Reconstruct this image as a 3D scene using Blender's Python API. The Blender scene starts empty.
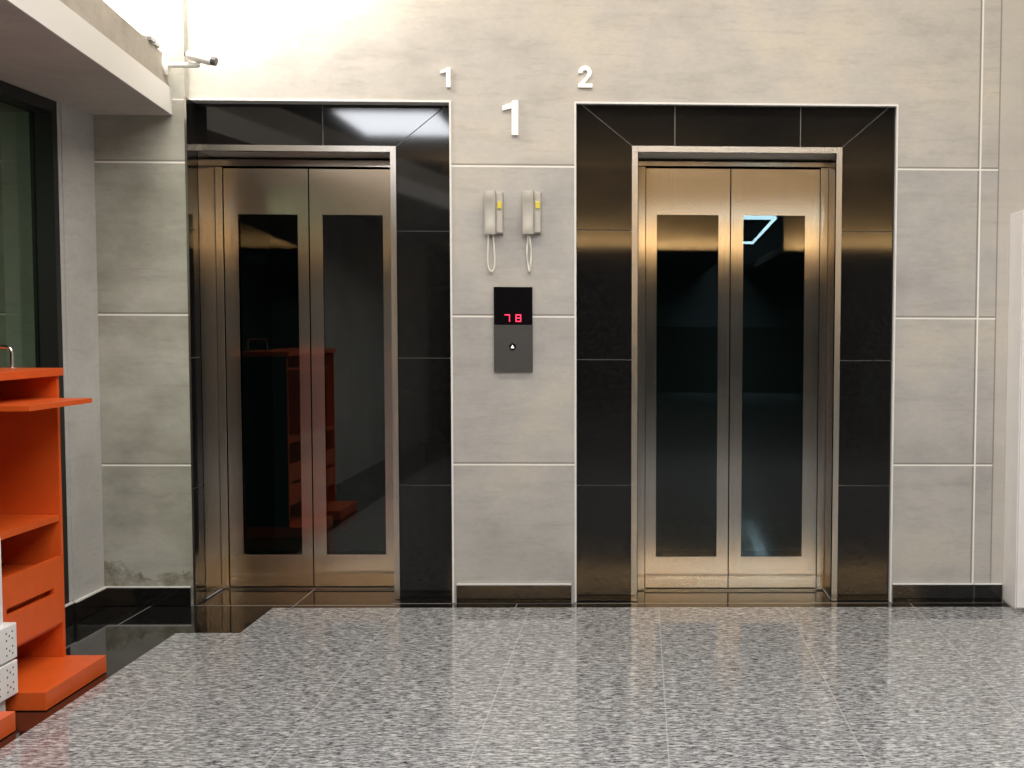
import bpy, bmesh, math
from mathutils import Vector, Matrix
S = bpy.context.scene
COL = S.collection
PI = math.pi

# ------------------------------------------------------------ camera
cd = bpy.data.cameras.new('camera')
cam = bpy.data.objects.new('camera', cd); COL.objects.link(cam); S.camera = cam
cd.sensor_fit = 'HORIZONTAL'; cd.sensor_width = 36.0
cd.lens = 1360.0 * 36.0 / 1024.0
cd.shift_x = (512 - 677.738) / 1024.0
cd.shift_y = (416.709 - 384) / 1024.0
R2 = Vector((0.99961610, -0.02737925, 0.00424563))
U2 = Vector((-0.00242122, 0.06632665, 0.99779503))
F2 = Vector((0.02760048, 0.99742225, -0.06623490))
M = Matrix((R2, U2, -F2)).transposed().to_4x4()
M.translation = Vector((0, -6.4, 1.3095))
cam.matrix_world = M
cd.clip_end = 60

# ------------------------------------------------------------ world, exposure, big lights
S.view_settings.view_transform = 'Standard'
S.view_settings.look = 'None'
S.view_settings.gamma = 1.0
S.view_settings.use_curve_mapping = False
S.view_settings.exposure = 0.12
W = bpy.data.worlds.new('world'); S.world = W; W.use_nodes = True
W.node_tree.nodes['Background'].inputs[0].default_value = (1, .95, .88, 1)
W.node_tree.nodes['Background'].inputs[1].default_value = 0.02

def area(name, loc, size, power, color, aim=None, spread=PI):
    l = bpy.data.lights.new(name, 'AREA'); l.shape = 'RECTANGLE'
    l.size, l.size_y = size; l.energy = power; l.color = color; l.spread = spread
    o = bpy.data.objects.new(name, l); COL.objects.link(o); o.location = loc
    d = Vector(aim) - Vector(loc) if aim else Vector((0, 0, -1))
    o.rotation_euler = d.to_track_quat('-Z', 'Y').to_euler()
    return o

area('ceiling_lamp_wall', (0.0, -1.15, 3.80), (3.8, .3), 56, (1, .88, .73))
area('ceiling_lamp_front', (0.2, -3.0, 3.80), (3.2, .5), 82, (1, .97, .92))
area('ceiling_lamp_mid', (0.3, -5.4, 3.80), (3.2, .8), 172, (1, .985, .965))
area('ceiling_lamp_rear', (-3.0, -10.6, 3.80), (1.2, 2.0), 150, (.92, .95, 1))
area('cove_lamp_left', (-0.78, -15.06, 2.55), (4.3, .06), 280, (1, .65, .30), aim=(-0.78, -15.18, 3.45))
area('cove_lamp_right', (3.3, -15.06, 2.55), (1.9, .06), 128, (1, .65, .30), aim=(3.3, -15.18, 3.45))
area('bay_lamp', (1.9, -19.5, 3.6), (1.4, 1.4), 170, (.66, .90, 1))
area('window_room_fill', (-3.6, -2.2, 2.15), (.5, .5), 3.5, (.92, 1, .84), aim=(-2.85, -.1, .7), spread=1.5)  # added fill light, no known fixture; lifts the room behind the glass
area('wall_wash_lamp', (-1.92, -.42, 3.22), (.9, .14), 26, (1, .95, .86), aim=(-1.92, -.02, 2.86))
area('beam_uplight', (-2.36, -.38, 2.62), (.2, .5), 7, (1, .95, .86), aim=(-2.36, -.1, 3.0))

# ------------------------------------------------------------ materials
def lin(r, g, b):
    f = lambda c: (c / 255 / 12.92) if c / 255 <= .04045 else ((c / 255 + .055) / 1.055) ** 2.4
    return (f(r), f(g), f(b), 1)

def mat(name, col=(.5, .5, .5, 1), rough=.5, metal=0, spec=.5, emit=None, es=0, coat=0):
    m = bpy.data.materials.new(name); m.use_nodes = True
    b = m.node_tree.nodes['Principled BSDF']
    b.inputs['Base Color'].default_value = col
    b.inputs['Roughness'].default_value = rough
    b.inputs['Metallic'].default_value = metal
    b.inputs['Specular IOR Level'].default_value = spec
    b.inputs['Coat Weight'].default_value = coat
    if emit:
        b.inputs['Emission Color'].default_value = emit
        b.inputs['Emission Strength'].default_value = es
    return m

class NT:
    """small helper around a material's node tree"""
    def __init__(s, m):
        s.t = m.node_tree; s.b = s.t.nodes['Principled BSDF']
        s.pos = s.t.nodes.new('ShaderNodeNewGeometry').outputs['Position']
        sx = s.t.nodes.new('ShaderNodeSeparateXYZ'); s.t.links.new(s.pos, sx.inputs[0])
        s.x, s.y, s.z = sx.outputs
    def link(s, a, b): s.t.links.new(a, b)
    def noise(s, scale, detail=4, rough=.6, stretch=(1, 1, 1), off=(0, 0, 0)):
        mp = s.t.nodes.new('ShaderNodeMapping'); mp.inputs['Scale'].default_value = stretch
        mp.inputs['Location'].default_value = off
        s.link(s.pos, mp.inputs[0])
        n = s.t.nodes.new('ShaderNodeTexNoise'); n.inputs['Scale'].default_value = scale
        n.inputs['Detail'].default_value = detail; n.inputs['Roughness'].default_value = rough
        s.link(mp.outputs[0], n.inputs['Vector'])
        return n.outputs[0]
    def ramp(s, fac, stops):
        r = s.t.nodes.new('ShaderNodeValToRGB'); e = r.color_ramp.elements
        while len(e) < len(stops): e.new(.5)
        for k, (p, c) in enumerate(stops):
            e[k].position = p; e[k].color = c if len(c) == 4 else (*c, 1)
        s.link(fac, r.inputs[0]); return r.outputs[0]
    def math(s, op, a, b=None, c=None):
        n = s.t.nodes.new('ShaderNodeMath'); n.operation = op
        for k, v in enumerate((a, b, c)):
            if v is None: continue
            if isinstance(v, (int, float)): n.inputs[k].default_value = v
            else: s.link(v, n.inputs[k])
        return n.outputs[0]
    def near(s, v, c, e): return s.math('COMPARE', v, c, e)
    def any(s, *ms):
        r = ms[0]
        for m in ms[1:]: r = s.math('MAXIMUM', r, m)
        return r
    def mix(s, fac, a, b, mode='MIX'):
        n = s.t.nodes.new('ShaderNodeMix'); n.data_type = 'RGBA'; n.blend_type = mode
        for k, v in ((0, fac), (6, a), (7, b)):
            if isinstance(v, (int, float)): n.inputs[k].default_value = v
            elif isinstance(v, tuple): n.inputs[k].default_value = v
            else: s.link(v, n.inputs[k])
        return n.outputs[2]
    def bump(s, h, strength, dist=.01):
        n = s.t.nodes.new('ShaderNodeBump'); n.inputs['Strength'].default_value = strength
        n.inputs['Distance'].default_value = dist; s.link(h, n.inputs['Height'])
        s.link(n.outputs[0], s.b.inputs['Normal'])

def concrete(name, c1, c2, c3, grout=False, stain=False, band=3.0):
    m = mat(name, rough=.62, spec=.3); n = NT(m)
    big = n.noise(1.6, 6, .62, (1, 1, 1.35))
    streak = n.noise(2.2, 6, .65, (1, 1, band * 1.6), (3, 0, 7))
    fine = n.noise(26, 4, .7, (1, 1, 2))
    col = n.ramp(big, [(.34, c1), (.50, c2), (.66, c3)])
    st = n.ramp(streak, [(.30, (.86, .855, .845)), (.5, (1, 1, 1)), (.74, (1.0, 1.0, .98))])
    col = n.mix(.9, col, st, 'MULTIPLY')
    wisp = n.ramp(n.noise(3.1, 7, .7, (1.1, 1, 7), (1, 0, 2)), [(.56, (0, 0, 0)), (.64, (1, 1, 1)), (.70, (0, 0, 0))])
    col = n.mix(n.math('MULTIPLY', wisp, .13), col, (.10, .09, .08, 1))
    fn = n.ramp(fine, [(.35, (.93, .93, .93)), (.65, (1.04, 1.04, 1.04))])
    col = n.mix(.6, col, fn, 'MULTIPLY')
    if stain:
        zz = n.math('ADD', n.z, n.math('MULTIPLY', n.noise(5.5, 5, .7, (1, 1, .8)), -.30))
        dx = n.math('MAXIMUM', n.math('MULTIPLY_ADD', n.x, -1.2, -2.82), 0)
        zz = n.math('SUBTRACT', zz, n.math('MINIMUM', n.math('MULTIPLY', dx, .6), .09))
        k = n.math('LESS_THAN', zz, -.015)
        sp = n.ramp(n.noise(15, 5, .7), [(.35, (0, 0, 0)), (.6, (1, 1, 1))])
        col = n.mix(n.math('MULTIPLY', k, n.math('MULTIPLY', sp, .7)), col, (.10, .085, .045, 1))
    if grout:
        inx = n.math('LESS_THAN', n.x, 1.676)
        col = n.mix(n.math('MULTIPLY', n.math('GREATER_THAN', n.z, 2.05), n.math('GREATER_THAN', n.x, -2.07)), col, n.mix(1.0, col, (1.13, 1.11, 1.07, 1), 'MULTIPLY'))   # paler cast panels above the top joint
        hs = n.any(*[n.near(n.z, z, .0038) for z in (.656, 1.352, 2.048)])
        hd = n.any(*[n.near(n.z, z + .0085, .0038) for z in (.656, 1.352, 2.048)])
        hs = n.math('MULTIPLY', hs, inx); hd = n.math('MULTIPLY', hd, inx)
        hs = n.any(hs, n.math('MULTIPLY', n.near(n.z, 2.333, .003), n.math('LESS_THAN', n.x, -2.07)))
        col = n.mix(n.math('MULTIPLY', n.math('GREATER_THAN', n.x, 1.678), .4), col, (.56, .52, .46, 1))
        vs = n.math('MULTIPLY', n.near(n.x, 1.592, .0040), n.math('LESS_THAN', n.y, .05))
        vd = n.any(n.near(n.x, 1.583, .004), n.near(n.x, 1.678, .0035))
        dk = n.any(hd, vd); lt = n.any(hs, vs)
        col = n.mix(n.math('MULTIPLY', dk, .65), col, (.17, .155, .135, 1))
        col = n.mix(lt, col, (.80, .78, .73, 1))
    n.link(col, n.b.inputs['Base Color'])
    n.bump(fine, .12, .004)
    return m

M_wall = concrete('wall_concrete', (.365, .35, .335, 1), (.44, .424, .405, 1), (.505, .472, .415, 1), grout=True)
M_pier = concrete('pier_concrete', (.27, .265, .22, 1), (.365, .355, .305, 1), (.455, .445, .395, 1), grout=True, stain=True)
M_column = concrete('column_concrete', (.42, .41, .395, 1), (.47, .46, .445, 1), (.52, .51, .495, 1), band=1.0)
M_beam = concrete('beam_concrete', (.27, .24, .20, 1), (.34, .30, .255, 1), (.42, .38, .32, 1))
M_soffit = concrete('soffit_concrete', (.49, .45, .41, 1), (.53, .485, .445, 1), (.57, .525, .48, 1), band=.8)
M_band = mat('painted_band', (.62, .60, .57, 1), .6)
M_dark = mat('dark_plaster', (.035, .034, .034, 1), .6)
M_bay = mat('bay_plaster', (.22, .23, .24, 1), .7)
M_ceil = mat('ceiling_paint', (.46, .46, .46, 1), .8)
M_bulk = concrete('bulkhead_concrete', (.17, .155, .13, 1), (.21, .19, .155, 1), (.25, .225, .185, 1))

def granite():
    m = mat('grey_granite', rough=.10, spec=.42); n = NT(m)
    a = n.noise(52, 4, .74, (.40, 1.25, 1)); b = n.noise(125, 3, .7, (.36, 1.1, 1), (4, 2, 0))
    c = n.noise(10, 5, .7, (.35, 1.3, 1), (9, 1, 0))
    col = n.ramp(a, [(.39, (.015, .017, .019)), (.46, (.13, .135, .142)), (.525, (.33, .338, .35)), (.60, (.70, .708, .72))])
    col2 = n.ramp(b, [(.38, (.012, .012, .015)), (.49, (.195, .202, .21)), (.59, (.64, .648, .66))])
    col = n.mix(.5, col, col2)
    cd_ = n.ramp(c, [(.30, (.70, .70, .71)), (.52, (1, 1, 1)), (.72, (1.08, 1.08, 1.07))])
    col = n.mix(.7, col, cd_, 'MULTIPLY')
    # joints every 0.6 m
    fx = n.math('ABSOLUTE', n.math('WRAP', n.math('ADD', n.x, -.089), .3, -.3))
    jx = n.math('LESS_THAN', fx, .0024)
    fy = n.math('ABSOLUTE', n.math('WRAP', n.math('ADD', n.y, .724), .3, -.3))
    jy = n.math('LESS_THAN', fy, .0022)
    col = n.mix(n.math('MULTIPLY', jx, .38), col, (.62, .60, .57, 1))
    col = n.mix(n.math('MULTIPLY', jy, .25), col, (.50, .49, .47, 1))
    n.link(col, n.b.inputs['Base Color'])
    rr = n.math('MULTIPLY_ADD', b, .06, .05); n.link(rr, n.b.inputs['Roughness'])
    return m
M_granite = granite()

def black_stone(name, floor=False):
    m = mat(name, rough=.045, spec=.55); n = NT(m)
    a = n.noise(60, 3, .6)
    col = n.ramp(a, [(.4, (.006, .006, .006)), (.7, (.012, .0115, .011))])
    if floor:
        lx = n.any(n.math('MULTIPLY', n.near(n.x, -2.28, .003), n.math('COMPARE', n.y, -.26, .21)),
                   n.near(n.x, -1.618, .003), n.near(n.x, -.58, .003), n.near(n.x, 1.288, .003))
        ly = n.any(n.math('MULTIPLY', n.near(n.y, -.050, .006), n.math('LESS_THAN', n.x, -1.15)), 
                   n.math('MULTIPLY', n.near(n.y, -.012, .007), n.math('GREATER_THAN', n.x, -1.17)))
        col = n.mix(n.math('MULTIPLY', n.any(lx, ly), .8), col, (.30, .29, .28, 1))
    n.link(col, n.b.inputs['Base Color'])
    return m
M_black = black_stone('black_stone'); M_blackfloor = black_stone('black_stone_floor', True)
M_joint = mat('pale_joint', (.30, .29, .28, 1), .7)
M_trim = mat('white_bead', (.76, .75, .73, 1), .35)

def steel(name, base, rough, aniso, grain=(0, 0, 1), tangent=(1, 0, 0)):
    m = mat(name, base, rough, 1.0); n = NT(m)
    st = (160, 1, 1.2) if grain[2] else (1.2, 1, 160)
    g = n.noise(2.0, 3, .6, st)
    n.link(n.math('MULTIPLY_ADD', g, .05, rough - .02), n.b.inputs['Roughness'])
    col = n.ramp(g, [(.3, tuple(c * .93 for c in base[:3])), (.7, tuple(min(1, c * 1.05) for c in base[:3]))])
    n.link(col, n.b.inputs['Base Color'])
    n.b.inputs['Anisotropic'].default_value = aniso
    v = n.t.nodes.new('ShaderNodeCombineXYZ')
    for k in range(3): v.inputs[k].default_value = tangent[k]
    n.link(v.outputs[0], n.b.inputs['Tangent'])
    return m
M_steel = steel('brushed_steel', (.56, .52, .465, 1), .165, 1.0)
M_jamb = steel('brushed_steel_jamb', (.50, .455, .40, 1), .20, .9, (0, 0, 1), (0, 1, 0))
M_steel_h = steel('brushed_steel_header', (.50, .455, .40, 1), .17, .6, (1, 0, 0), (0, 0, 1))
M_frame = steel('satin_frame_steel', (.62, .585, .535, 1), .25, .3)
M_soffit_steel = mat('soffit_steel', (.5, .47, .43, 1), .55, .8)
M_gap = mat('door_gap_black', (.01, .009, .008, 1), .7)
M_brass = mat('sill_strip', (.75, .68, .55, 1), .25, 1)

def smoked(name, tint, ior=1.5):
    m = bpy.data.materials.new(name); m.use_nodes = True; t = m.node_tree
    t.nodes.remove(t.nodes['Principled BSDF'])
    out = t.nodes['Material Output']
    tr = t.nodes.new('ShaderNodeBsdfTransparent'); tr.inputs[0].default_value = tint
    gl = t.nodes.new('ShaderNodeBsdfGlossy'); gl.inputs['Roughness'].default_value = .0
    gl.inputs[0].default_value = (1, 1, 1, 1)
    fr = t.nodes.new('ShaderNodeFresnel'); fr.inputs[0].default_value = ior
    mx = t.nodes.new('ShaderNodeMixShader')
    gm = t.nodes.new('ShaderNodeNewGeometry'); sb = t.nodes.new('ShaderNodeMath'); sb.operation = 'SUBTRACT'; sb.use_clamp = True
    t.links.new(fr.outputs[0], sb.inputs[0]); t.links.new(gm.outputs['Backfacing'], sb.inputs[1])   # the sheet mirrors at its outer face
    t.links.new(sb.outputs[0], mx.inputs[0]); t.links.new(tr.outputs[0], mx.inputs[1]); t.links.new(gl.outputs[0], mx.inputs[2])
    t.links.new(mx.outputs[0], out.inputs[0])
    return m
M_glass = smoked('smoked_lift_glass', (.45, .55, .52, 1), 1.7)
M_winglass = smoked('window_glass', (.66, .74, .64, 1), 1.22)
M_shaft = mat('shaft_paint', (.10, .115, .11, 1), .7)
M_blackmetal = mat('black_metal', (.010, .010, .010, 1), .5, spec=.3)
def noisy(name, col, rough, scale=40, amp=.06, **k):
    m = mat(name, col, rough, **k); n = NT(m)
    f = n.noise(scale, 3, .6)
    n.link(n.ramp(f, [(.3, tuple(c * (1 - amp) for c in col[:3])), (.7, tuple(min(1, c * (1 + amp)) for c in col[:3]))]), n.b.inputs['Base Color'])
    return m
M_orange = noisy('orange_lacquer', (.62, .092, .012, 1), .38, 12, .05)
M_white = noisy('white_plastic', (.72, .72, .72, 1), .4, 20, .03)
M_cab = noisy('white_cabinet_paint', (.84, .82, .81, 1), .42, 8, .03)
M_beige = noisy('beige_plastic', (.42, .39, .34, 1), .38, 20, .04)
M_beige2 = noisy('pale_beige_plastic', (.46, .435, .39, 1), .45, 20, .03)
M_yellow = mat('yellow_button', (.72, .58, .06, 1), .35)
M_cord = mat('cream_cord', (.68, .65, .58, 1), .5)
M_numeral = mat('white_numeral', (.95, .94, .91, 1), .4)
M_panel = noisy('anthracite_plate', (.055, .055, .055, 1), .38, 90, .08)
M_display = mat('gloss_black_display', (.006, .005, .006, 1), .05)
M_digit = mat('red_segments', (.3, .01, .02, 1), .4, emit=(1, .03, .09, 1), es=2.6)
M_arrow = mat('white_arrow', (.8, .8, .8, 1), .4, emit=(1, 1, 1, 1), es=.7)
M_chrome = mat('chrome', (.80, .77, .74, 1), .12, 1)
M_camwhite = mat('camera_white', (.80, .79, .76, 1), .35)
M_uptray = mat('uplight_grey', (.34, .33, .32, 1), .4)
M_camdark = mat('camera_dark', (.06, .06, .065, 1), .3)
M_lens = mat('lens_glass', (.02, .01, .01, 1), .05)
M_tube = mat('lit_tube', (1, 1, 1, 1), .5, emit=(1, .96, .88, 1), es=9)
M_tubecold = mat('lit_cold_tube', (1, 1, 1, 1), .5, emit=(.55, .88, 1, 1), es=13)
M_red = noisy('red_seat', (.40, .03, .02, 1), .4, 10, .05)
M_table = noisy('table_white', (.6, .6, .58, 1), .4, 10, .03)

# ------------------------------------------------------------ mesh helpers
class MB:
    def __init__(s): s.bm = bmesh.new()
    def box(s, x0, x1, y0, y1, z0, z1, bev=0):
        vs = [s.bm.verts.new((x, y, z)) for x in (x0, x1) for y in (y0, y1) for z in (z0, z1)]
        f = [(0, 1, 3, 2), (4, 6, 7, 5), (0, 4, 5, 1), (2, 3, 7, 6), (0, 2, 6, 4), (1, 5, 7, 3)]
        fs = [s.bm.faces.new([vs[i] for i in q]) for q in f]
        if bev:
            es = list({e for q in fs for e in q.edges})
            bmesh.ops.bevel(s.bm, geom=es, offset=bev, segments=3, profile=.7, affect='EDGES', clamp_overlap=True)
        return s
    def prism(s, pts, axis, a, b, bev=0):
        """closed polygon pts in the plane normal to axis, extruded from a to b"""
        def P(p, t):
            return {'x': (t, p[0], p[1]), 'y': (p[0], t, p[1]), 'z': (p[0], p[1], t)}[axis]
        A = [s.bm.verts.new(P(p, a)) for p in pts]; B = [s.bm.verts.new(P(p, b)) for p in pts]
        fs = [s.bm.faces.new(A), s.bm.faces.new(B[::-1])]
        n = len(pts)
        for i in range(n): fs.append(s.bm.faces.new((A[i], B[i], B[(i + 1) % n], A[(i + 1) % n])))
        if bev:
            es = list({e for q in fs[:2] for e in q.edges})
            bmesh.ops.bevel(s.bm, geom=es, offset=bev, segments=2, profile=.7, affect='EDGES', clamp_overlap=True)
        return s
    def tube(s, path, r, seg=14, caps=True):
        rings = []; n = len(path); path = [Vector(p) for p in path]
        rr = r if isinstance(r, (list, tuple)) else [r] * n
        up = None
        for i, p in enumerate(path):
            d = (path[min(i + 1, n - 1)] - path[max(i - 1, 0)]).normalized()
            if up is None:
                up = Vector((0, 0, 1)) if abs(d.z) < .9 else Vector((1, 0, 0))
            u = (up - d * up.dot(d)).normalized(); up = u
            v = d.cross(u)
            rings.append([s.bm.verts.new(p + (u * math.cos(2 * PI * k / seg) + v * math.sin(2 * PI * k / seg)) * rr[i]) for k in range(seg)])
        for a, b in zip(rings, rings[1:]):
            for k in range(seg): s.bm.faces.new((a[k], a[(k + 1) % seg], b[(k + 1) % seg], b[k]))
        if caps: s.bm.faces.new(rings[0][::-1]); s.bm.faces.new(rings[-1])
        return s
    def build(s, name, m, parent=None, smooth=False, loc=(0, 0, 0)):
        bmesh.ops.recalc_face_normals(s.bm, faces=s.bm.faces)
        if any(loc): bmesh.ops.translate(s.bm, verts=s.bm.verts, vec=-Vector(loc))
        me = bpy.data.meshes.new(name); s.bm.to_mesh(me); s.bm.free()
        me.materials.append(m)
        if smooth:
            for p in me.polygons: p.use_smooth = True
            try: me.set_sharp_from_angle(angle=math.radians(40))
            except Exception: pass
        o = bpy.data.objects.new(name, me); COL.objects.link(o)
        o.location = loc
        if parent:
            o.parent = parent
            o.location = Vector(loc) - wloc(parent)
        return o
def wloc(o):
    v = Vector(o.location)
    while o.parent: o = o.parent; v += Vector(o.location)
    return v
def tag(o, label, cat, group=None):
    o['label'] = label; o['category'] = cat
    if group: o['group'] = group
    return o
def thing(name, label, cat, loc=(0, 0, 0), group=None):
    o = bpy.data.objects.new(name, None); COL.objects.link(o); o.location = loc
    o.empty_display_size = .1
    return tag(o, label, cat, group)
def struct(o): o['kind'] = 'structure'; return o
def part(mb, name, m, parent, label=None, smooth=False):
    o = mb.build(name, m, parent, smooth)
    if label: o['label'] = label
    return o

SL, SR = .09, .03       # front planes of the black stone surrounds, left and right
HT = 3.85               # high ceiling
# ------------------------------------------------------------ setting: floors
f = MB().prism([(-1.70, -.122), (4.3, -.122), (4.3, -24), (-1.97, -24), (-1.97, -.637), (-1.70, -.637)], 'z', -.06, 0)
struct(f.build('floor', M_granite))
struct(MB().box(-6, 4.3, -24, 1.7, -.2, -.003).build('floor_dark', M_blackfloor)).location.z = 0

# walls
w = MB()
w.box(-.878, -.309, 0, .5, -.1, 2.345)
w.box(-2.08, -.878, 0, .09, 2.345, HT)
w.box(-2.08, -.878, .09, .5, 2.345, HT)
w.box(-.878, 4.3, 0, .5, 2.345, HT)
w.box(1.2015, 4.3, 0, .5, -.1, 2.345)
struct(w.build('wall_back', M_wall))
struct(MB().box(-6, -2.0805, -.055, .09, -.1, HT).box(-6, -2.12, .09, .6, -.1, HT).build('wall_pier', M_pier))
struct(MB().box(-2.62, -2.494, -.40, -.056, -.1, 2.26).build('wall_column', M_column))
struct(MB().box(-2.62, -2.50, -.43, -.40, -.1, 2.26).build('wall_column_return', M_column))
struct(MB().box(-6.1, -6, -24, .5, -.1, HT).build('wall_left', M_dark))
struct(MB().box(4.3, 4.4, -24, .5, -.1, HT).build('wall_right', M_column))
struct(MB().box(-6, 4.3, -24.1, -24, -.1, HT).build('wall_front', M_bay))
struct(MB().box(-6, 4.3, -24, .5, HT, HT + .1).build('ceiling', M_ceil))
# low ceiling over the left bay: skewed edge beam in two bands
def bx(y): return -2.14 + .122 * (-y - .055)
for nm, z0, z1, mm in (('ceiling_soffit', 2.26, 2.381, M_soffit), ('ceiling_beam', 2.381, 2.520, M_beam)):
    pl = [(-6, -.056), (bx(-.056) - .012 * (z0 > 2.3), -.056), (bx(-9.5) - .012 * (z0 > 2.3), -9.5), (-6, -9.5)]
    struct(MB().prism(pl, 'z', z0, z1).build(nm, mm))
struct(MB().prism([(bx(-.056) - .005, -.056), (bx(-.056) + .004, -.056), (bx(-9.5) + .004, -9.5), (bx(-9.5) - .005, -9.5)], 'z', 2.2605, 2.3805).build('trim_band', M_band))
# far end of the lobby behind the viewer: bulkhead with dark bay below
bk = MB(); bk.box(-3.06, -3.005, -17, -14.85, 2.52, HT); bk.box(-3.0, 1.45, -15.45, -15.2, 2.52, HT)  # narrow first box: fin added to stop cove light reaching the left wall
bk.box(2.33, 4.3, -15.45, -15.2, 2.52, HT); bk.box(1.45, 2.33, -15.45, -15.2, 3.22, HT)
struct(bk.build('wall_bulkhead', M_bulk))
struct(MB().box(-1.3, 4.3, -14.6, -8.8, HT - .06, HT - .001).build('ceiling_reflection_mask', M_dark))  # unseen dark panel added so the right stone header mirrors black
b2 = MB(); b2.box(-3.0, 1.45, -24, -15.451, 2.52, 2.66); b2.box(2.33, 4.3, -24, -15.451, 2.52, 2.66)
struct(b2.build('ceiling_rear', M_dark))
struct(MB().box(-6, 4.3, -20.2, -20, -.1, 1.30).build('wall_low', M_dark))

# lift shafts behind the doors
for nm, x0, x1 in (('wall_shaft_left', -2.12, -1.05), ('wall_shaft_right', -.12, 1.02)):
    sh = MB(); sh.box(x0 - .1, x1 + .1, 1.5, 1.6, -.1, 2.6); sh.box(x0 - .1, x0, .5, 1.5, -.1, 2.6)
    sh.box(x1, x1 + .1, .5, 1.5, -.1, 2.6); sh.box(x0, x1, .5, 1.5, 2.5, 2.6)
    struct(sh.build(nm, M_shaft))

# ------------------------------------------------------------ black stone surrounds
def stone(name, polys, y, thick=.02):
    mb = MB()
    for p in polys: mb.prism(p, 'y', y, y + thick)
    return struct(mb.build(name, M_black))
g = .0022
# left door: opening X -2.08..-1.147, top 2.147 ; outer right -.878, outer top 2.345
oxl, ixr, ot, it = -2.08, -1.147, 2.347, 2.147
jz = (.548, 1.155, 1.753)
pol = []
zz = [0, *jz]
for a, b in zip(zz, zz[1:]): pol.append([(ixr, a + g), (-.86, a + g), (-.86, b - g), (ixr, b - g)])
mx, mz = -.905, 2.347
pol.append([(ixr, jz[2] + g), (-.86, jz[2] + g), (-.86, ot + .04), (mx + .0036, ot), (ixr, it - .001)])
pol.append([(ixr - .003, it + g), (mx - .003, ot), (-1.49 + g, ot), (-1.49 + g, it + g)])
pol.append([(-1.49 - g, it + g), (-1.49 - g, ot), (oxl, ot), (oxl, it + g)])
stone('trim_surround_left', pol, SL)
struct(MB().box(oxl, -.86, SL + .006, SL + .03, it, ot).box(ixr, -.86, SL + .006, SL + .03, 0, it).build('trim_joint_left', M_joint))
# polished return on the pier side
rp = []
for a, b in zip([0, *jz], [*jz, 2.345]): rp.append([(-.054, a + g), (SL - .002, a + g), (SL - .002, b - g), (-.054, b - g)])
mb = MB()
for p in rp: mb.prism(p, 'x', -2.0805, -2.074)
struct(mb.build('trim_return', M_black))
# right door
ixl, ixr2, it2 = -.041, .946, 2.150
jz = (.555, 1.152, 1.759)
pol = []
for (a0, a1) in ((-.32, ixl), (ixr2, 1.21)):
    zz = [0, *jz]
    for a, b in zip(zz, zz[1:]): pol.append([(a0, a + g), (a1, a + g), (a1, b - g), (a0, b - g)])
pol.append([(-.32, jz[2] + g), (ixl, jz[2] + g), (ixl, it2 - .001), (-.285 - .0036, ot), (-.32, ot)])
pol.append([(1.21, jz[2] + g), (1.21, ot), (1.172 + .0036, ot), (ixr2, it2 - .001), (ixr2, jz[2] + g)])
pol.append([(ixl + .003, it2 + g), (.159 - g, it2 + g), (.159 - g, ot), (-.285 + .003, ot)])
pol.append([(.159 + g, it2 + g), (.748 - g, it2 + g), (.748 - g, ot), (.159 + g, ot)])
pol.append([(.748 + g, it2 + g), (ixr2 - .003, it2 + g), (1.172 - .003, ot), (.748 + g, ot)])
stone('trim_surround_right', pol, SR)
struct(MB().box(-.32, 1.21, SR + .006, SR + .03, it2, ot).box(-.32, ixl, SR + .006, SR + .03, 0, it2).box(ixr2, 1.21, SR + .006, SR + .03, 0, it2).build('trim_joint_right', M_joint))
# white edge beads
def bead(name, x0, x1, zt, y1, left=True, right=True):
    mb = MB(); t = .0085
    mb.box(x0, x1, -.006, y1, zt - t, zt)
    if left: mb.box(x0, x0 + t, -.006, y1, 0, zt - t)
    if right: mb.box(x1 - t, x1, -.006, y1, 0, zt - t)
    return struct(mb.build(name, M_trim))
bead('trim_bead_left', -2.08, -.878, 2.347, SL - .001, left=False)
bead('trim_bead_right', -.309, 1.2015, 2.347, SR - .001)
struct(MB().box(-2.083, -2.0735, -.0575, -.0545, 0, 2.345).build('trim_bead_pier', M_frame))

# baseboards
def base(name, *bxs):
    mb = MB()
    for b in bxs: mb.box(*b[:4], 0, .084, .002)
    o = struct(mb.build(name, M_black))
    mb = MB()
    for b in bxs: mb.box(b[0] + .001, b[1] - .001, b[2] + .001, b[3] - .001, .084, .0905)
    struct(mb.build(name + '_cap', M_trim)); return o
base('baseboard_center', (-.866, -.324, -.014, -.0005))
base('baseboard_right', (1.206, 1.594, -.014, -.0005), (1.597, 1.732, -.014, -.0005))
base('baseboard_pier', (-2.476, -2.095, -.069, -.0555))
base('baseboard_column', (-2.4935, -2.476, -.40, -.0555))
base('baseboard_window', (-2.4995, -2.486, -3.7, -.415), (-2.486, -2.4765, -.4145, -.401))

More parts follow.
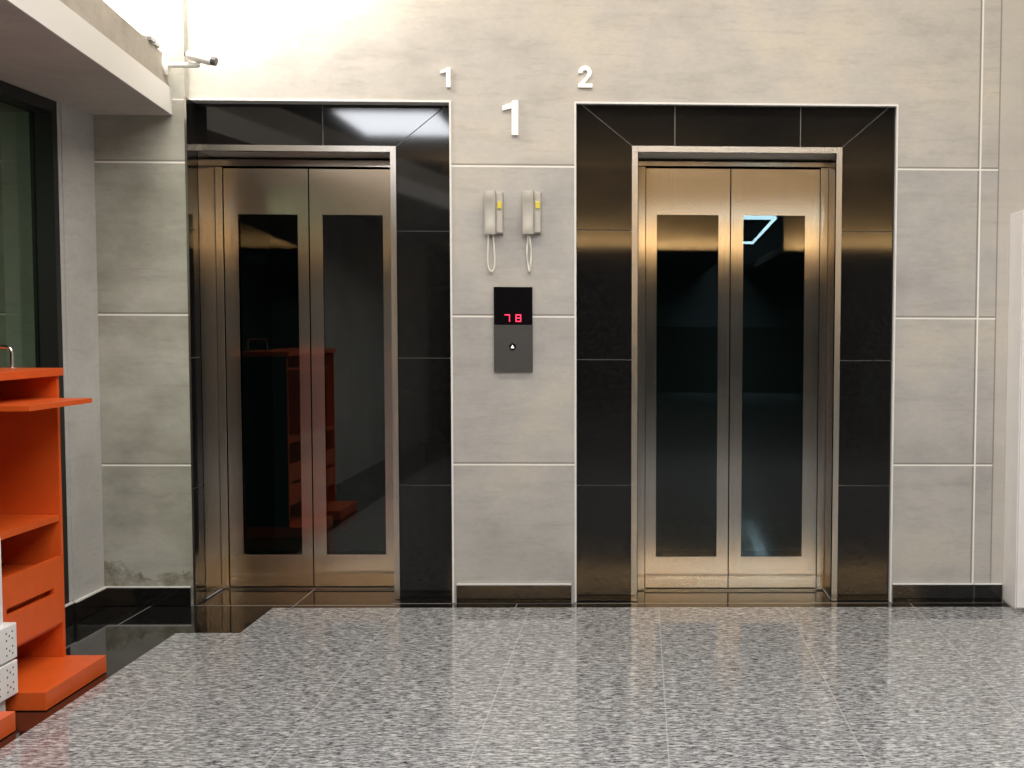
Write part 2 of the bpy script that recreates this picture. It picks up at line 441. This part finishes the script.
# ------------------------------------------------------------ elevator doors
def elevator(label, x0, x1, top, yf, yd, strips, gap, leaf0, leaf1, leaftop, panes, gz, left_wall):
    root = thing('elevator_door', label, 'elevator door', ((x0 + x1) / 2, yd, 0))
    # satin architrave
    fr = MB(); fw = .027
    fr.box(x0 if left_wall else x0 - fw, x1 + fw, yf - .008, yf + .03, top, top + fw)
    if not left_wall: fr.box(x0 - fw, x0, yf - .008, yf + .03, 0, top)
    fr.box(x1, x1 + fw, yf - .008, yf + .03, 0, top)
    part(fr, 'architrave', M_frame, root)
    # jambs and soffit lining
    j = MB(); y0 = yf + .0305
    j.box(x0 - (.0035 if left_wall else .02), x0 + (.004 if left_wall else 0), (SL if left_wall else y0), yd + .12, 0, top)
    part(j, 'jamb', M_jamb, root)
    part(MB().box(x1, x1 + .02, y0, yd + .12, 0, top), 'jamb', M_jamb, root)
    part(MB().box(x0 - .003, x1 + .02, y0, yd + .12, top, top + .02), 'soffit_lining', M_soffit_steel, root)
    part(MB().box(x0, x1, yd - .022, yd + .10, leaftop + .009, top - .012, .002), 'header', M_steel_h, root)
    for a, b in strips:
        part(MB().box(a, b, yd - .012, yd + .10, 0, leaftop + .008, .003), 'guide_strip', M_steel, root)
    part(MB().box(x0, x1, yd - .004, yd + .06, -.002, .005), 'sill', M_brass, root)
    sl = MB()
    if left_wall: sl.box(x0 + .0045, x0 + .008, SL, yd - .013, 0, .004)
    else: sl.box(x1 - .004, x1 - .001, yf + .03, yd - .013, 0, .004)
    part(sl, 'sealant_line', M_joint, root)
    part(MB().box(gap - .0045, gap + .0045, yd + .035, yd + .06, .01, leaftop), 'door_seal', M_gap, root)
    for (a, b), (p, q) in zip(((leaf0, gap - .003), (gap + .003, leaf1)), panes):
        m = MB(); y0, y1 = yd, yd + .035; zb = .012
        m.box(a, p, y0, y1, zb, leaftop); m.box(q, b, y0, y1, zb, leaftop)
        m.box(p, q, y0, y1, gz[1], leaftop); m.box(p, q, y0, y1, zb, gz[0])
        lf = part(m, 'door_leaf', M_steel, root)
        part(MB().box(p, q, yd + .006, yd + .012, gz[0], gz[1]), 'glass_pane', M_glass, lf, 'smoked dark glass pane')
        bd = MB(); t = .004
        bd.box(p, q, yd + .001, yd + .006, gz[0], gz[0] + t)
        part(bd, 'glazing_bead', M_frame, lf)
    return root
elevator('left elevator door, two brushed steel leaves with tall dark panes, under small numeral 1', -2.076, -1.176, 2.121, SL, .345,
         [(-2.071, -2.036)], -1.621, -2.033, -1.190, 2.068, ((-1.965, -1.676), (-1.555, -1.262)), (.166, 1.847), True)
elevator('right elevator door, golden-lit brushed steel leaves with tall dark panes, under numeral 2', -.014, .918, 2.123, SR, .300,
         [(-.0135, .024), (.880, .9175)], .440, .0265, .8775, 2.078, ((.079, .381), (.503, .806)), (.163, 1.854), False)

# ------------------------------------------------------------ numerals on the wall
def one_poly(x, z, w, h):
    s = w; st = .42 * w
    return [(x + s - st, z), (x + s, z), (x + s, z + h), (x + s - st * .82, z + h), (x + s - st * 1.1, z + h * .93), (x, z + h * .84),
            (x, z + h * .70), (x + s - st, z + h * .775)]
def two_poly(x, z, w, h):
    P = []; r = w * .47; cx, cz = x + w * .49, z + h - r; t = .30 * w
    for k in range(0, 19):                       # outer arc, from left round the top to lower right
        a = math.radians(190 - k * 12.6); P.append((cx + r * math.cos(a), cz + r * math.sin(a)))
    P += [(x + w * .43, z + h * .185), (x + w, z + h * .185), (x + w, z), (x, z), (x, z + h * .15), (x + w * .55, z + h * .50)]
    ri = r - t * 1.02
    for k in range(0, 16):
        a = math.radians(-32 + k * 14.8); P.append((cx + ri * math.cos(a), cz + ri * math.sin(a)))
    return P
NUM = 'raised numerals on the wall'
tag(MB().prism(one_poly(-.926, 2.406, .047, .090), 'y', -.012, 0).build('wall_numeral', M_numeral), 'small white numeral 1 above corner of left elevator surround', 'sign', NUM)
tag(MB().prism(two_poly(-.291, 2.411, .066, .100), 'y', -.012, 0).build('wall_numeral', M_numeral), 'small white numeral 2 above corner of right elevator surround', 'sign', NUM)
tag(MB().prism(one_poly(-.641, 2.191, .074, .158), 'y', -.014, 0).build('wall_numeral', M_numeral), 'large white floor numeral 1 centred above the two wall intercoms', 'sign', NUM)

# ------------------------------------------------------------ intercom handsets
def intercom(x, z1, label, twisted):
    z0 = z1 - .200; r = thing('intercom', label, 'intercom', (x + .044, 0, z0), 'wall intercom handsets')
    part(MB().box(x + .010, x + .086, -.028, 0, z0 + .003, z1 - .004, .005), 'back_box', M_beige, r)
    # handset: domed bar on the left
    pts = []
    for k in range(9):
        a = PI * k / 8; pts.append((x + .0265 - .0265 * math.cos(a), -.029 - .017 * math.sin(a) ** .5))
    h = MB(); zs = [z0, z0 + .012, z0 + .045, z0 + .05, z1 - .05, z1 - .045, z1 - .010, z1]
    sc = [.80, 1, 1, .86, .86, 1, 1, .85]
    rings = []
    for zc, s in zip(zs, sc):
        rings.append([h.bm.verts.new((px, -.030 + (py + .030) * s, zc)) for px, py in pts])
    for a, b in zip(rings, rings[1:]):
        for k in range(8): h.bm.faces.new((a[k], a[k + 1], b[k + 1], b[k]))
        h.bm.faces.new((a[8], a[0], b[0], b[8]))
    h.bm.faces.new(rings[0]); h.bm.faces.new(rings[-1])
    part(h, 'handset', M_beige2, r, 'pale domed handset', True)
    part(MB().box(x + .058, x + .084, -.036, -.0295, z0 + .008, z1 - .008, .003), 'side_plate', M_beige2, r)
    part(MB().box(x + .062, x + .081, -.043, -.0355, z1 - .083, z1 - .050, .003), 'button', M_yellow, r, 'yellow push button')
    c = MB(); n = 60; pth = []
    x0, x1 = x + .022, x + .034
    for k in range(n + 1):
        t = k / n; u = t * 2 - 1
        zz = z0 + .004 - .175 * (1 - abs(u) ** 2.2)
        wob = .011 if not twisted else .0
        xx = x0 + (x1 - x0) * t + (wob * math.sin(PI * t * 2) * -1 if not twisted else 0) + (.008 * (t - .5) if not twisted else 0)
        if twisted:
            d = z0 - zz
            xx = (x0 + x1) / 2 + (1 if t > .5 else -1) * .010 * abs(math.sin(PI * d / .178)) + (.004 if t > .5 else -.004) * max(0, 1 - d / .03)
            yy = -.018 + (1 if t > .5 else -1) * .004 * math.cos(2 * PI * d / .09)
        else: yy = -.018 - .004 * math.sin(PI * t)
        pth.append((xx + .004 * (1 - abs(u)), yy, zz))
    part(c.tube(pth, .0044, 8), 'cord', M_cord, r, 'cream cord hanging in a loop', True)
    return r
intercom(-.724, 1.932, 'left of two beige wall intercoms, cord hanging in an open loop', False)
intercom(-.548, 1.934, 'right of two beige wall intercoms, cord strands hanging close together', True)

# ------------------------------------------------------------ call panel
r = thing('call_panel', 'black elevator call panel showing red digits 7 and 8 below intercoms', 'call panel', (-.596, 0, 1.29))
part(MB().box(-.684, -.504, -.016, 0, 1.096, 1.3125, .002), 'faceplate', M_panel, r, 'matt anthracite lower plate')
dsp = part(MB().box(-.684, -.504, -.0165, 0, 1.3135, 1.490, .002), 'display', M_display, r, 'gloss black display window')
def seg7(name, segs, x, z, w, h):
    t = w * .21; m = MB()
    q = {'a': (x, x + w, z + h - t, z + h), 'd': (x, x + w, z, z + t), 'g': (x, x + w, z + h / 2 - t / 2, z + h / 2 + t / 2),
         'f': (x, x + t, z + h / 2, z + h), 'b': (x + w - t, x + w, z + h / 2, z + h), 'e': (x, x + t, z, z + h / 2), 'c': (x + w - t, x + w, z, z + h / 2)}
    for s in segs:
        a, b, c, d = q[s]; e = t * .12; m.box(a + e, b - e, -.0185, -.0166, c + e, d - e, t * .2)
    part(m, name, M_digit, dsp, 'glowing red digit ' + ('7' if len(segs) == 3 else '8'))
seg7('digit', 'abc', -.634, 1.327, .026, .036)
seg7('digit', 'abcdefg', -.583, 1.327, .027, .036)
bt = MB(); cxb, czb = -.597, 1.212
bt.tube([(cxb, -.0155, czb), (cxb, -.020, czb)], .0155, 24)
bo = part(bt, 'button', M_display, r, 'round black call button', True)
part(MB().prism([(cxb - .0085, czb - .007), (cxb + .0085, czb - .007), (cxb, czb + .0085)], 'y', -.0215, -.0195), 'arrow', M_arrow, bo, 'white up arrow')

# ------------------------------------------------------------ security camera
yc = -.135
r = thing('security_camera', 'white bullet security camera on arm bracket fixed to concrete beam edge', 'security camera', (-2.125, yc, 2.475))
fl = MB(); fx = bx(yc) - .012
fl.tube([(fx, yc, 2.475), (fx + .010, yc, 2.475), (fx + .018, yc, 2.475), (fx + .020, yc, 2.475)], [.046, .046, .034, .02], 28)
part(fl, 'mounting_plate', M_camwhite, r, None, True)
part(MB().tube([(fx + .015, yc, 2.474), (fx + .05, yc, 2.474), (-1.992, yc, 2.472), (-1.984, yc, 2.472)], [.016, .0135, .0115, .006], 20), 'arm', M_camwhite, r, None, True)
part(MB().tube([(-1.993, yc, 2.468), (-1.990, yc - .004, 2.492)], [.010, .012], 16).tube([(-1.998, yc - .012, 2.472), (-1.98, yc - .012, 2.472)], .005, 10), 'knuckle', M_camwhite, r, None, True)
a, b = Vector((-2.038, yc - .01, 2.518)), Vector((-1.924, yc - .02, 2.489))
d = (b - a).normalized()
part(MB().tube([a, a + d * .004, a + d * .012, b - d * .006, b], [.013, .019, .0215, .0225, .0215], 28), 'housing', M_camwhite, r, None, True)
part(MB().tube([a - d * .010, a + d * .002], [.008, .010], 16), 'cable_gland', M_camdark, r, 'dark cable gland', True)
part(MB().tube([b - d * .001, b + d * .020, b + d * .022, b + d * .017], [.0195, .0195, .0165, .015], 28), 'lens_hood', M_camdark, r, 'dark lens hood', True)
part(MB().tube([b + d * .015, b + d * .0185], [.0145, .010], 20), 'lens', M_lens, r, 'dark glass lens', True)

# fluorescent uplight lying on top of the beam
r = thing('uplight', 'white uplight fitting on top of the concrete beam beside the camera', 'light', (-2.2, -.36, 2.52))
part(MB().box(-2.36, -2.112, -.46, -.27, 2.5205, 2.538, .004).box(-2.112, -2.096, -.43, -.36, 2.522, 2.540, .003), 'tray', M_uptray, r)
part(MB().box(-2.34, -2.15, -.45, -.28, 2.534, 2.537, .001), 'lamp_lens', M_tube, r, 'lit lamp lens')

# ------------------------------------------------------------ orange shelf units
def shelf_unit(yn, yf, tray, label, drawer=True):
    r = thing('shelf_unit', label, 'shelf unit', (-2.3, (yn + yf) / 2, 0), 'orange shelf units by the window')
    xf, xb = -2.16, -2.465; t = .02
    part(MB().box(xb, -2.012, yn, yf + .004, 0, .063, .0015), 'plinth', M_orange, r)
    for ya in (yn, yf - t): part(MB().box(xb, xf, ya, ya + t, .0635, 1.117, .001), 'side_panel', M_orange, r)
    part(MB().box(xb, xf - .004, yf + .0003, yf + .004, .0635, 1.115), 'reflection_mask', M_blackmetal, r)  # added dark skin, keeps the orange end out of the left door's reflection
    part(MB().box(xb, xb + .012, yn + t, yf - t, .0635, 1.117), 'back_panel', M_orange, r)
    part(MB().box(xb - .005, xf + .012, yn - .008, yf + .012, 1.1175, 1.146, .0015), 'top', M_orange, r)
    part(MB().box(xb + .013, xf - .004, yn + t + .001, yf - t - .001, .577, .600, .001), 'shelf', M_orange, r)
    part(MB().box(xb + .013, xf - .015, yn + t + .001, yf - t - .001, .180, .194, .001), 'shelf', M_orange, r)
    if tray:
        part(MB().prism([(xb + .014, yf - t - .002), (-2.16, yf - t - .002), (-2.16, yf - .03), (-2.028, yf - .03), (-2.028, yn - .03), (-2.155, yn - .03), (-2.155, yn + t + .002), (xb + .014, yn + t + .002)], 'z', 1.019, 1.036), 'pull_out_shelf', M_orange, r, 'orange shelf board sticking out of the unit')
    # drawer with a slot pull
    y0, y1 = yn + t + .002, yf - t - .001
    z0, z1, s0, s1 = .195, .443, .312, .336
    sy0, sy1 = y0 + .035, y1 - .065
    m = MB(); a, b = xf - .018, xf - .001
    m.box(a, b, y0, y1, z0, s0); m.box(a, b, y0, y1, s1, z1); m.box(a, b, y0, sy0, s0, s1); m.box(a, b, sy1, y1, s0, s1)
    m.box(xb + .02, a - .075, y0 + .005, y1 - .005, z0 + .005, z1 - .03)
    dr = part(m, 'drawer', M_orange, r)
    part(MB().box(a - .07, a - .055, sy0 - .005, sy1 + .005, s0 - .02, s1 + .03), 'slot_pull', M_orange, dr)
    return r
shelf_unit(-1.806, -1.285, True, 'orange shelf unit with drawer and protruding shelf beside the black window frame')
shelf_unit(-2.56, -2.034, False, 'nearer orange shelf unit cut by photo edge, only its base corner showing')

# bent chrome tube on top of the unit
px, py, pz = -2.30, -1.352, 1.146
pth = [(px, py, pz + .004), (px, py, pz + .055)]
for k in range(1, 9):
    a_ = PI / 2 * k / 8; pth.append((px - .018 * (1 - math.cos(a_)), py, pz + .055 + .022 * math.sin(a_)))
pth += [(px - .07, py - .01, pz + .082), (px - .10, py - .012, pz + .080)]
for k in range(1, 7):
    a_ = PI / 2 * k / 6; pth.append((px - .10 - .02 * math.sin(a_), py - .012, pz + .080 - .02 * (1 - math.cos(a_))))
pth.append((px - .12, py - .012, pz + .004))
r = thing('tube_rail', 'small bent chrome tube rail on top of orange shelf unit', 'rail', (px, py, pz))
part(MB().tube(pth, .0065, 14), 'tube', M_chrome, r, None, True)
part(MB().tube([(px, py, pz), (px, py, pz + .004), (px, py, pz + .006)], [.019, .019, .012], 20), 'foot', M_chrome, r, None, True)
part(MB().tube([(px - .12, py - .012, pz), (px - .12, py - .012, pz + .004), (px - .12, py - .012, pz + .006)], [.019, .019, .012], 20), 'foot', M_chrome, r, None, True)

# white power post between the units, two socket boxes on it
r = thing('power_post', 'white power post with two socket boxes between the orange shelf units', 'power post', (-2.2, -1.92, 0))
part(MB().box(-2.24, -2.125, -1.985, -1.852, 0, .60, .004), 'post', M_white, r)
for z0, z1 in ((.064, .180), (.187, .306)):
    bxo = part(MB().box(-2.30, -2.10, -2.028, -1.812, z0, z1, .005), 'socket_box', M_white, r, 'white box of double sockets')
    so = []
    for yy in (-1.868, -1.965):
        for zq in (z0 + .034, z0 + .084):
            m = MB()
            for dy, dz in ((-.021, .012), (.021, .012), (-.021, -.012), (.021, -.012), (0, 0)):
                m.tube([(-2.101, yy + dy, zq + dz), (-2.0985, yy + dy, zq + dz)], .0034, 8)
            part(m, 'socket_holes', M_camdark, bxo, 'dark socket holes')

# ------------------------------------------------------------ window on the left
wn = struct(bpy.data.objects.new('window_1', None)); COL.objects.link(wn)
wn.location = (-2.5, -2, .09)
y0, y1, z0, z1 = -3.7, -.43, .092, 2.258
m = MB(); m.box(-2.60, -2.502, y1 - .045, y1, z0, z1); m.box(-2.60, -2.502, y0, y0 + .045, z0, z1)
m.box(-2.60, -2.502, y0 + .045, y1 - .045, z1 - .05, z1); m.box(-2.60, -2.502, y0 + .045, y1 - .045, z0, z0 + .05)
part(m, 'window_frame', M_blackmetal, wn)
part(MB().box(-2.585, -2.579, y0 + .045, y1 - .045, z0 + .05, z1 - .05), 'pane', M_winglass, wn)
struct(MB().box(-2.62, -2.5005, y0, -.43, -.1, .091).build('wall_window_base', M_dark))
struct(MB().box(-2.62, -2.5005, -9.5, y0 - .001, -.1, 2.2595).build('wall_window_side', M_column))
struct(MB().box(-2.88, -2.621, -.13, -.0555, -.1, 2.259).build('trim_pilaster', M_column))

# ------------------------------------------------------------ white cabinet at the right
r = thing('tall_cabinet', 'tall white cabinet standing against the wall at right photo edge', 'cabinet', (2.1, -.12, 0))
part(MB().box(1.737, 2.52, -.222, -.001, .012, 1.843, .003), 'body', M_cab, r)
part(MB().box(1.739, 2.127, -.2445, -.2235, .02, 1.838, .004), 'door', M_cab, r)
part(MB().box(2.131, 2.518, -.2445, -.2235, .02, 1.838, .004), 'door', M_cab, r)
part(MB().box(1.745, 2.51, -.215, -.006, 0, .0118), 'base', M_cab, r)

# ------------------------------------------------------------ the lobby behind the viewer (seen in the steel and glass)
r = thing('pendant_light', 'cold white tube light hanging far behind, mirrored in the right elevator glass', 'light', (2.1, -17.5, 3.3))
part(MB().box(1.75, 2.45, -17.56, -17.44, 3.36, 3.39), 'tray', M_camwhite, r)
part(MB().tube([(1.75, -17.5, 3.29), (2.43, -17.5, 3.29)], .065, 12), 'tube', M_tubecold, r, None, True)
part(MB().tube([(2.42, -17.55, 3.26), (2.42, -22.5, 3.12)], .028, 12), 'tube', M_tubecold, r, None, True)
part(MB().tube([(1.9, -22.5, 3.12), (2.41, -22.5, 3.12)], .028, 12), 'tube', M_tubecold, r, None, True)
for xx in (1.85, 2.35): part(MB().tube([(xx, -17.5, 3.39), (xx, -17.5, HT)], .006, 8), 'hanger', M_camwhite, r)
